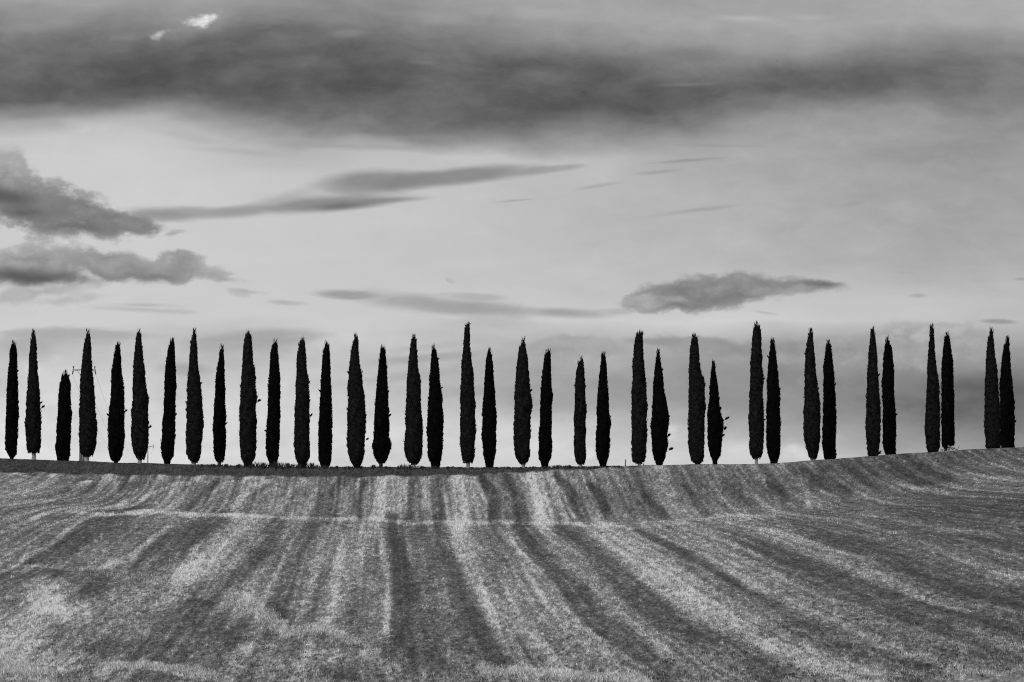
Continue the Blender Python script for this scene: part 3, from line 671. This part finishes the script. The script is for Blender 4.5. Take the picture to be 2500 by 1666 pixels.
# a second concrete stub leaning against the line of trees, left of the fourth trunk
p = pw(203.5, 1126, 243); gz = float(ground_z(np.array([p[0]]), np.array([243.]))[0])
m = MB(); m.tube([(0, 0, -.3), (0, 0, 2.0), (0, 0, 3.4)], [.14, .13, .10], 12); m.tube([(0, 0, 3.4), (0, 0, 3.44)], [.13, .11], 12)
o = m.build('stay_post', M_concrete, None, True); o.location = (p[0], 243, gz); tag(o, 'short grey concrete post between the tall utility pole and the fourth trunk', 'post')

# ------------------------------------------------------------------ fence posts, stones, birds
for (x, y0, y1, r0, lab) in ((1526.8, 1122, 1139, .055, 'thin weathered fence post alone on the skyline left of the massive cypress'), (1571.5, 1131.5, 1137, .05, 'short stump of a fence post just right of the massive cypress trunk')):
    dd = float(dridge(x)) + .5; a = pw(x, y0, dd); gz = float(ground_z(np.array([a[0]]), np.array([dd]))[0])
    h = a[2] - gz
    m = MB(); m.tube([(0, 0, -.3), (0, 0, h * .5), (.01, 0, h - .03), (.012, 0, h)], [r0, r0 * .95, r0 * .85, r0 * .5], 9)
    o = m.build('fence_post', M_wood, None, True); o.location = (a[0], dd, gz); tag(o, lab, 'fence post', 'fence posts on the skyline')
def stone(px, py, rw, rh, dd, lab, seed, grp=None):
    r = np.random.default_rng(seed); p = pw(px, py, dd); gz = float(ground_z(np.array([p[0]]), np.array([dd]))[0])
    nU, nV = 14, 9; m = MB()
    for j in range(nV + 1):
        ph = math.pi * j / nV
        for i in range(nU):
            th = 2 * math.pi * i / nU
            k = 1 + .16 * math.sin(2.3 * th + seed) * math.sin(ph) + .12 * math.sin(4 * th + 2 * ph + seed) + r.normal(0, .035)
            m.v.append(np.array([rw * k * math.sin(ph) * math.cos(th), rw * .8 * k * math.sin(ph) * math.sin(th), rh * k * math.cos(ph)]))
    for j in range(nV):
        for i in range(nU):
            a = j * nU + i; b_ = j * nU + (i + 1) % nU; m.f.append((a, a + nU, b_ + nU, b_))
    o = m.build('stone', M_stone, None); o.location = (p[0], dd, max(gz + rh * .5, p[2])); tag(o, lab, 'stone', grp)
G = 'pale stones at the foot of the cypresses'
db = float(dridge(2315)) + 4.0
stone(2316, 1090.5, .10, .09, db, 'small round white stone, topmost of the pale heap', 3, G)
stone(2326, 1093.5, .24, .16, db, 'largest white stone of the pale heap by the tree foot', 4, G)
stone(2316, 1097, .14, .10, db, 'low white stone at the left of the pale heap', 5, G)
stone(2335, 1096, .13, .09, db, 'low pale stone at the right end of the heap beside a twig', 6, G)
stone(2300, 1098.5, .14, .07, db, 'flat greyish stone left of the trunk beside the pale heap', 7, G)
stone(2443, 1091, .07, .10, float(dridge(2443)) + 3.5, 'single small white stone between the last two cypresses', 8, G)
stone(2149, 1107.5, .10, .06, float(dridge(2149)) + 3.5, 'small pale stone beside the dark tuft at a tree foot', 9, G)
p = pw(2341, 1090, db); gz = p[2]
m = MB(); m.tube([(-.12, 0, -.3), (-.02, 0, -.12), (.05, 0, .10)], [.022, .018, .008], 6); m.tube([(-.02, 0, -.12), (-.10, .05, .02)], [.012, .006], 5)
o = m.build('twig', M_bark_dark); o.location = tuple(p); tag(o, 'curved dark twig sticking up right of the pale stones', 'twig')
for (px, py, dd, sc, up, lab) in ((1423.5, 225.5, 230, .55, -.35, 'black flying bird with drooped wings, largest, high above the centre'), (1896.5, 150, 300, .5, .05, 'flying bird gliding with flat wings high on the right'), (2057.5, 161.5, 340, .4, -.5, 'tiny dot of a bird, rightmost of the three')):
    p = pw(px, py, dd); m = MB()
    s_ = sc * .5
    m.tube([(0, -.26 * s_, 0), (0, -.18 * s_, .01), (0, -.05 * s_, .01), (0, .12 * s_, 0), (0, .3 * s_, -.01)], [.02 * s_, .07 * s_, .10 * s_, .07 * s_, .02 * s_], 8)
    body = m
    b0 = len(m.v)
    root = m.build('bird', M_feather, None, True); root.location = tuple(p); root.rotation_euler = (0, 0, R(70)); root.rotation_euler.z = R(20)
    tag(root, lab, 'bird', 'birds in the sky')
    for sd in (-1, 1):
        w_ = MB(); pr = [(.05, -.12, .04, .10), (.22, -.15, .03 + up * .05, .09), (.40, -.08, up * .35, .06), (.52, 0, up * .55, .015)]
        for (a, y_, z_, c_) in pr:
            for t_ in (-1, 1):
                for e_ in (0, 1): w_.v.append(np.array([sd * a * sc, (y_ + t_ * c_) * sc, z_ * sc + e_ * .012 * sc + .02]))
        for k in range(3):
            q = 4 * k; w_.f += [(q, q+4, q+6, q+2), (q+1, q+3, q+7, q+5), (q, q+1, q+5, q+4), (q+2, q+6, q+7, q+3)]
        w_.f += [(0, 2, 3, 1), (12, 13, 15, 14)]
        w_.build('wing', M_feather, root)

# ------------------------------------------------------------------ light and sky
SUN_EL, SUN_AZ = R(38), R(215)      # from behind and to the left of the viewer (azimuth clockwise from +Y)
sun = bpy.data.lights.new('sun', 'SUN'); sun.energy = 1.5; sun.angle = R(14); sun.color = (1, 1, 1)
so = bpy.data.objects.new('sun', sun); COL.objects.link(so)
so.rotation_euler = (math.pi / 2 - SUN_EL, 0, -SUN_AZ + math.pi)
W = bpy.data.worlds.new('World'); scene.world = W; W.use_nodes = True
nt = W.node_tree; nt.nodes.clear(); g = N(nt)
outn = nt.nodes.new('ShaderNodeOutputWorld'); bg = nt.nodes.new('ShaderNodeBackground')
bg.inputs['Strength'].default_value = .1
bg2 = nt.nodes.new('ShaderNodeBackground'); bg2.inputs['Strength'].default_value = .1
mxs = nt.nodes.new('ShaderNodeMixShader'); nt.links.new(mxs.outputs[0], outn.inputs[0])
nt.links.new(bg2.outputs[0], mxs.inputs[1]); nt.links.new(bg.outputs[0], mxs.inputs[2])
sky = nt.nodes.new('ShaderNodeTexSky'); sky.sky_type = 'NISHITA'; sky.sun_disc = False
sky.sun_elevation = SUN_EL; sky.sun_rotation = SUN_AZ
bw = nt.nodes.new('ShaderNodeRGBToBW'); nt.links.new(sky.outputs[0], bw.inputs[0])
gen = g.coord('Generated')
sep = nt.nodes.new('ShaderNodeSeparateXYZ'); nt.links.new(gen, sep.inputs[0])
dx, dy, dz = sep.outputs
yy = g.m('MAXIMUM', dy, .12)
X_ = g.m('ADD', g.m('MULTIPLY', g.m('DIVIDE', dx, yy), F / 1000), 1.25)
Y_ = g.m('SUBTRACT', HOR / 1000, g.m('MULTIPLY', g.m('DIVIDE', dz, yy), F * .9915 / 1000))
P0 = g.xyz(X_, Y_)
# domain warps: one slow and streaky, one fluffy
wn = g.noise(g.v('MULTIPLY', P0, (1., 2.4, 1.)), 2.2, 4, .5, out=1)
wv = g.v('MULTIPLY', g.v('SUBTRACT', wn, (.5, .5, .5)), (.34, .12, 0))
PW = g.v('ADD', P0, wv)
wn2 = g.noise(g.v('MULTIPLY', P0, (1., 1.5, 1.)), 9., 4, .55, out=1)
wv2 = g.v('MULTIPLY', g.v('SUBTRACT', wn2, (.5, .5, .5)), (.07, .04, 0))
PF = g.v('ADD', P0, wv2)
sp2 = nt.nodes.new('ShaderNodeSeparateXYZ'); nt.links.new(PW, sp2.inputs[0]); XW, YW = sp2.outputs[0], sp2.outputs[1]
GRID = [
 (0,  [165,160,155,150,150,142,138,150,162,165,155,150,162,165,165,170,170]),
 (50, [140,135,135,148,120,115,130,148,160,165,162,165,170,165,160,165,165]),
 (100,[115,110,110,110,95,95,105,115,130,138,142,150,152,145,135,130,140]),
 (150,[100,95,90,88,82,85,92,100,100,100,105,115,110,100,105,112,120]),
 (200,[90,90,90,85,80,84,88,92,85,84,86,90,90,95,105,110,120]),
 (240,[95,100,115,112,102,95,95,95,90,85,85,98,115,125,130,125,130]),
 (280,[150,165,180,160,130,115,110,105,100,105,112,122,140,145,145,145,145]),
 (320,[195,200,200,185,155,135,125,130,140,152,155,155,160,155,152,150,150]),
 (360,[200,205,205,195,180,182,190,193,193,190,180,170,165,160,155,150,150]),
 (420,[203,205,205,203,200,197,195,192,188,185,181,176,170,165,160,156,155]),
 (500,[203,204,204,203,201,198,196,193,190,185,181,177,172,168,165,162,162]),
 (600,[203,204,204,203,201,199,197,194,191,187,184,181,178,175,172,170,168]),
 (680,[200,202,203,203,201,199,197,195,194,192,192,193,193,192,190,188,186]),
 (740,[205,204,203,203,203,202,202,203,203,202,203,205,204,200,193,186,182]),
 (790,[178,184,192,184,184,190,196,188,178,178,182,172,166,166,164,162,162]),
 (850,[188,198,198,194,192,194,184,176,166,160,160,152,143,140,138,133,130]),
 (920,[208,210,207,205,205,203,195,182,170,162,155,150,142,132,120,106,98]),
 (980,[215,212,210,213,212,208,207,206,204,192,178,170,162,150,142,128,118]),
 (1040,[220,218,218,220,216,210,208,208,208,205,200,200,202,190,160,155,142]),
 (1100,[218,218,218,218,216,212,210,210,208,206,204,204,205,195,175,165,155]),
]
fac = g.mr(XW, -.147 * 1.0625 * 0, 2.353 * 1.0625, 0, 1)
prev = None; py0 = None
for (yr, vals) in GRID:
    cr = nt.nodes.new('ShaderNodeValToRGB'); cr.color_ramp.interpolation = 'B_SPLINE'
    el = cr.color_ramp.elements
    while len(el) > 1: el.remove(el[-1])
    el[0].position = 0; v_ = vals[0] / 255; el[0].color = (v_, v_, v_, 1)
    for k in range(1, 17):
        e = el.new(k / 16); v_ = vals[k] / 255; e.color = (v_, v_, v_, 1)
    nt.links.new(fac, cr.inputs[0])
    b2 = cr.outputs[0]
    yv = yr * 1.0625 / 1000
    if prev is None: prev = b2
    else:
        n_ = nt.nodes.new('ShaderNodeMix'); n_.data_type = 'FLOAT'
        nt.links.new(g.mr(YW, py0, yv), n_.inputs[0]); nt.links.new(prev, n_.inputs[2]); nt.links.new(b2, n_.inputs[3]); prev = n_.outputs[0]
    py0 = yv
tone = prev
# streaky modulation of the veil
s1 = g.noise(g.v('MULTIPLY', PF, (1., 2.7, 1.)), 3.2, 8, .6, dist=.15)
s2 = g.noise(g.v('MULTIPLY', PF, (1., 1.9, 1.)), 8.0, 7, .6, dist=.1)
dark = g.m('MAXIMUM', g.mr(tone, .78, .40, .16, .95), g.mr(Y_, .78, .86, .1, .62))
mod = g.m('ADD', g.m('MULTIPLY', g.m('SUBTRACT', s1, .5), .42), g.m('MULTIPLY', g.m('SUBTRACT', s2, .5), .20))
tone = g.m('ADD', tone, g.m('MULTIPLY', g.m('MULTIPLY', mod, dark), .85))
nf = g.m('SUBTRACT', g.noise(g.v('MULTIPLY', P0, (1., 1.5, 1.)), 13., 7, .6), .5)      # fluffy
ns = g.m('SUBTRACT', g.noise(g.v('MULTIPLY', PW, (1., 4.5, 1.)), 5., 6, .55), .5)      # streaky
# clouds: centre, radii (photo px in 2353 scale), tilt deg, tone, strength, edge, noise, kind
CL = [
 # left cumulus, upper wedge
 (10,440,95,95,0,140,.95,.55,1.5,'f'),(90,480,120,80,20,130,.95,.55,1.5,'f'),(200,500,130,55,24,120,.95,.6,1.5,'f'),(300,520,95,28,14,118,.9,.5,1.4,'f'),
 (10,385,70,60,40,158,.8,.8,1.2,'f'),(0,452,130,34,8,72,.95,1.1,.8,'f'),(50,490,130,26,4,84,.85,1.2,.8,'f'),(160,526,150,24,3,98,.8,1.0,1.0,'f'),(400,540,40,9,-12,160,.7,.8,1.5,'f'),
 # lower cumulus
 (80,610,220,54,0,148,.95,.6,1.4,'f'),(260,615,120,42,6,138,.9,.6,1.6,'f'),(405,612,62,32,14,142,.9,.5,2.0,'f'),(450,622,60,18,14,150,.8,.7,1.8,'f'),(360,632,130,24,3,142,.9,.5,1.5,'f'),(490,628,60,14,0,160,.8,.7,1.8,'f'),
 (60,640,260,32,1,74,.95,1.1,.8,'f'),(330,642,130,20,2,112,.6,1.0,.8,'f'),(30,685,90,22,-10,165,.7,.8,1.6,'f'),(110,672,120,16,-4,160,.6,.9,1.5,'f'),
 (550,675,34,10,10,172,.6,.8,1.5,'f'),(665,700,60,7,4,172,.7,.8,1.0,'s'),(340,716,160,9,3,175,.7,.9,1.0,'s'),
 (500,640,70,12,4,150,.7,1.,1.8,'f'),(570,672,60,8,6,165,.6,1.,1.6,'f'),(330,705,120,8,2,165,.6,1.,1.0,'s'),(160,690,130,14,-4,165,.6,1.,1.5,'f'),
 # lenticulars
 (430,492,200,19,1,148,.8,.8,.3,'s'),(560,486,110,16,-2,140,.6,.9,.3,'s'),(735,472,255,27,-4,130,.9,.8,.3,'s'),(790,477,130,15,-4,98,.8,1.1,.2,'s'),(890,464,120,10,-3,124,.7,1.,.2,'s'),(370,500,110,20,4,140,.75,.9,.8,'s'),(660,455,140,20,-14,165,.6,1.1,.3,'s'),
 (860,421,165,36,-2,132,.9,.7,.25,'s'),(1040,410,260,27,-6,128,.85,.7,.3,'s'),(1260,392,130,12,-6,150,.75,.7,.6,'s'),(800,440,90,14,-6,150,.6,.9,.4,'s'),
 (1190,464,75,5,-5,160,.7,.9,.8,'s'),(1370,432,70,6,-9,158,.6,.9,.8,'s'),(1580,372,110,6,-4,140,.7,.9,.8,'s'),(1520,398,70,7,-5,150,.6,.9,.9,'s'),
 (1590,488,120,8,-7,152,.6,.9,.9,'s'),(1960,472,50,8,-12,152,.6,.9,1.2,'s'),(1650,338,140,5,1,148,.6,.9,.8,'s'),
 # grey bank under the big cloud, and the bright hole
 (560,352,170,14,4,168,.6,1.,.6,'s'),(430,318,140,16,10,172,.5,1.,.8,'s'),(780,338,230,14,2,152,.7,1.,.6,'s'),(1000,322,160,14,3,140,.5,1.,.8,'s'),(60,264,120,18,-5,118,.6,1.1,.8,'s'),(190,292,90,22,6,212,.3,1.1,1.,'f'),(1180,262,300,18,2,100,.5,1.1,.9,'s'),(1480,232,160,14,3,84,.5,1.1,.9,'s'),(330,215,200,16,-4,84,.5,1.1,.9,'s'),(1330,290,200,16,3,125,.5,1.1,.9,'s'),(60,60,150,22,-4,150,.5,1.1,1.,'s'),(700,30,200,20,4,132,.5,1.1,1.,'s'),(1000,40,150,20,6,160,.5,1.1,1.,'s'),(1250,30,120,18,0,172,.5,1.1,1.,'s'),
 (440,60,120,40,-20,150,.6,1.2,1.,'f'),(452,46,46,18,-8,236,1.,1.1,2.6,'f'),(356,78,28,13,-25,200,.85,1.,2.2,'f'),(800,75,60,16,0,138,.5,1.,1.,'s'),(975,145,70,10,4,128,.5,1.,1.,'s'),
 (1720,42,110,12,2,190,.7,1.,.9,'s'),(1870,40,80,12,0,182,.6,1.,.9,'s'),(1600,195,110,7,-2,124,.6,1.,1.,'s'),
 # centre right cloud
 (1560,690,130,38,-4,134,.9,.5,1.2,'f'),(1600,680,165,50,-3,128,.95,.5,1.3,'f'),(1700,666,150,40,-4,128,.95,.5,1.2,'f'),(1500,695,90,20,-4,150,.9,.5,1.2,'f'),(1850,660,110,18,2,135,.9,.5,1.1,'f'),(1880,656,90,10,4,108,.8,.9,.8,'f'),(1790,672,110,14,-3,150,.7,.6,1.2,'f'),
 (1640,700,150,14,-3,122,.6,1.0,.6,'f'),
 # wispy band
 (800,682,115,14,3,148,.85,.8,.7,'s'),(960,700,200,32,6,158,.85,.9,.4,'s'),(1100,714,200,28,4,152,.85,.9,.35,'s'),(1290,722,150,16,3,152,.85,.9,.3,'s'),(1090,685,110,12,3,168,.7,.8,.7,'s'),(1140,744,150,22,2,174,.65,.9,.8,'s'),(1430,718,60,9,0,165,.6,.9,1.2,'s'),
 (1026,650,14,10,20,165,.7,1.0,1.8,'f'),(2085,630,40,6,3,165,.6,.9,1.1,'s'),(2110,683,26,6,0,155,.6,.9,1.2,'s'),(2350,645,30,6,0,150,.6,.9,1.0,'s'),(1760,722,40,5,8,175,.6,.9,1.,'s'),
 # low clouds behind the trees
 (180,772,240,14,1,164,.8,.6,.4,'s'),(70,800,75,38,0,168,.7,.7,.6,'s'),(600,782,190,28,-3,158,.8,.6,.4,'s'),(425,850,85,20,2,160,.75,.7,.4,'s'),(1900,880,320,34,2,124,.6,1.1,.5,'f'),(2260,892,230,40,1,86,.85,1.2,.5,'f'),(1480,882,220,26,0,140,.65,.9,.6,'f'),(1000,824,190,14,-5,160,.7,.7,.5,'s'),(1090,900,120,22,0,160,.65,.8,.8,'f'),(2130,795,200,62,-2,158,.8,.4,.9,'f'),(1860,812,200,34,0,150,.75,.4,1.,'f'),(1320,806,140,34,-2,158,.8,.4,1.,'f'),(1620,800,130,26,5,142,.8,.4,1.,'f'),(1740,815,70,34,5,146,.7,.4,1.,'f'),
 (150,775,220,26,0,172,.7,.7,1.2,'s'),(560,800,160,22,3,172,.6,.8,1.2,'s'),(700,775,90,10,-3,175,.6,.8,1.,'s'),(950,868,220,20,-5,168,.7,.9,.6,'s'),(1000,800,160,12,-6,174,.6,.9,.6,'s'),
 (1500,788,110,12,4,145,.85,.8,.6,'s'),(1330,790,130,16,-3,168,.7,.8,.6,'s'),(1200,830,200,24,-4,166,.6,.9,.7,'s'),(1300,930,220,34,2,160,.55,1.,.6,'s'),(1640,800,130,22,2,150,.7,.7,1.2,'s'),(1350,800,130,30,-2,165,.5,.8,1.1,'s'),(1440,900,160,50,2,150,.6,.9,1.,'s'),(1700,900,220,60,4,140,.5,1.,.8,'s'),
 (2130,765,110,28,-4,172,.6,.6,1.1,'f'),(2300,742,60,8,3,135,.7,.8,1.,'s'),(2300,900,200,60,0,95,.6,1.2,.6,'s'),(2100,870,160,50,4,120,.4,1.2,.6,'s'),
 (1540,1000,60,40,0,215,.6,1.,1.2,'f'),(1150,1010,150,30,0,212,.5,1.,1.2,'f'),(1860,1040,100,22,4,215,.6,1.,1.3,'f'),(700,1040,60,30,20,222,.6,.9,1.2,'f'),(15,1010,30,45,0,225,.7,.8,1.,'f'),(2050,1010,80,40,0,150,.5,1.,1.,'f'),(1330,1045,80,16,0,214,.6,.9,1.2,'f'),
]
PFk, P0k = PF, P0
for ic, (cx_, cy_, rx, ry, ang, tn, stg, edge, na_, kd) in enumerate(CL):
    k = 1.0625 / 1000
    if ic and ic % 14 == 0:             # keeps the shader's working memory small
        e_ = g.m('MULTIPLY', tone, 1e-7); PFk = g.v('ADD', PF, e_); P0k = g.v('ADD', P0, e_)
    src = PFk if kd == 'f' else P0k
    c0 = g.v('SUBTRACT', src, (cx_ * k, cy_ * k, 0))
    a = R(ang); ca, sa = math.cos(a), math.sin(a)
    u_ = g.v('DOT_PRODUCT', c0, (ca / (rx * k), sa / (rx * k), 0)); v_ = g.v('DOT_PRODUCT', c0, (-sa / (ry * k), ca / (ry * k), 0))
    r2 = g.m('SQRT', g.m('ADD', g.m('MULTIPLY', u_, u_), g.m('MULTIPLY', v_, v_)))
    t_ = g.m('ADD', g.m('SUBTRACT', 1.0, r2), g.m('MULTIPLY', nf if kd == 'f' else ns, na_ * (1.15 if kd == 'f' else 1.9)))
    mk = g.mr(t_, -.02, edge, 0, stg, 'SMOOTHSTEP')
    tone = g.mix(mk, tone, g.m('ADD', tn / 255, g.m('MULTIPLY', nf, .42 if kd == 'f' else .06)))
lin = g.m('POWER', g.m('MAXIMUM', tone, .02), 2.2)
# away from the view: a general broken overcast
bn = g.noise(gen, 2.2, 6, .55); rest = g.mr(bn, .3, .7, .30, .62)
fr_ = g.mr(dy, .86, .95, 0, 1, 'SMOOTHSTEP'); up_ = g.mr(dz, .26, .40, 1, 0, 'SMOOTHSTEP')
nt.links.new(g.m('MULTIPLY', fr_, up_), mxs.inputs[0])
nt.links.new(g.mix(.05, g.m('MULTIPLY', lin, 10.), bw.outputs[0]), bg.inputs['Color'])
nt.links.new(g.mix(.05, g.m('MULTIPLY', rest, 10.), bw.outputs[0]), bg2.inputs['Color'])
W.cycles.sampling_method = 'MANUAL'; W.cycles.sample_map_resolution = 256
scene.cycles.use_denoising = False; scene.cycles.filter_width = 1.1
scene.cycles.max_bounces = 4; scene.cycles.diffuse_bounces = 2
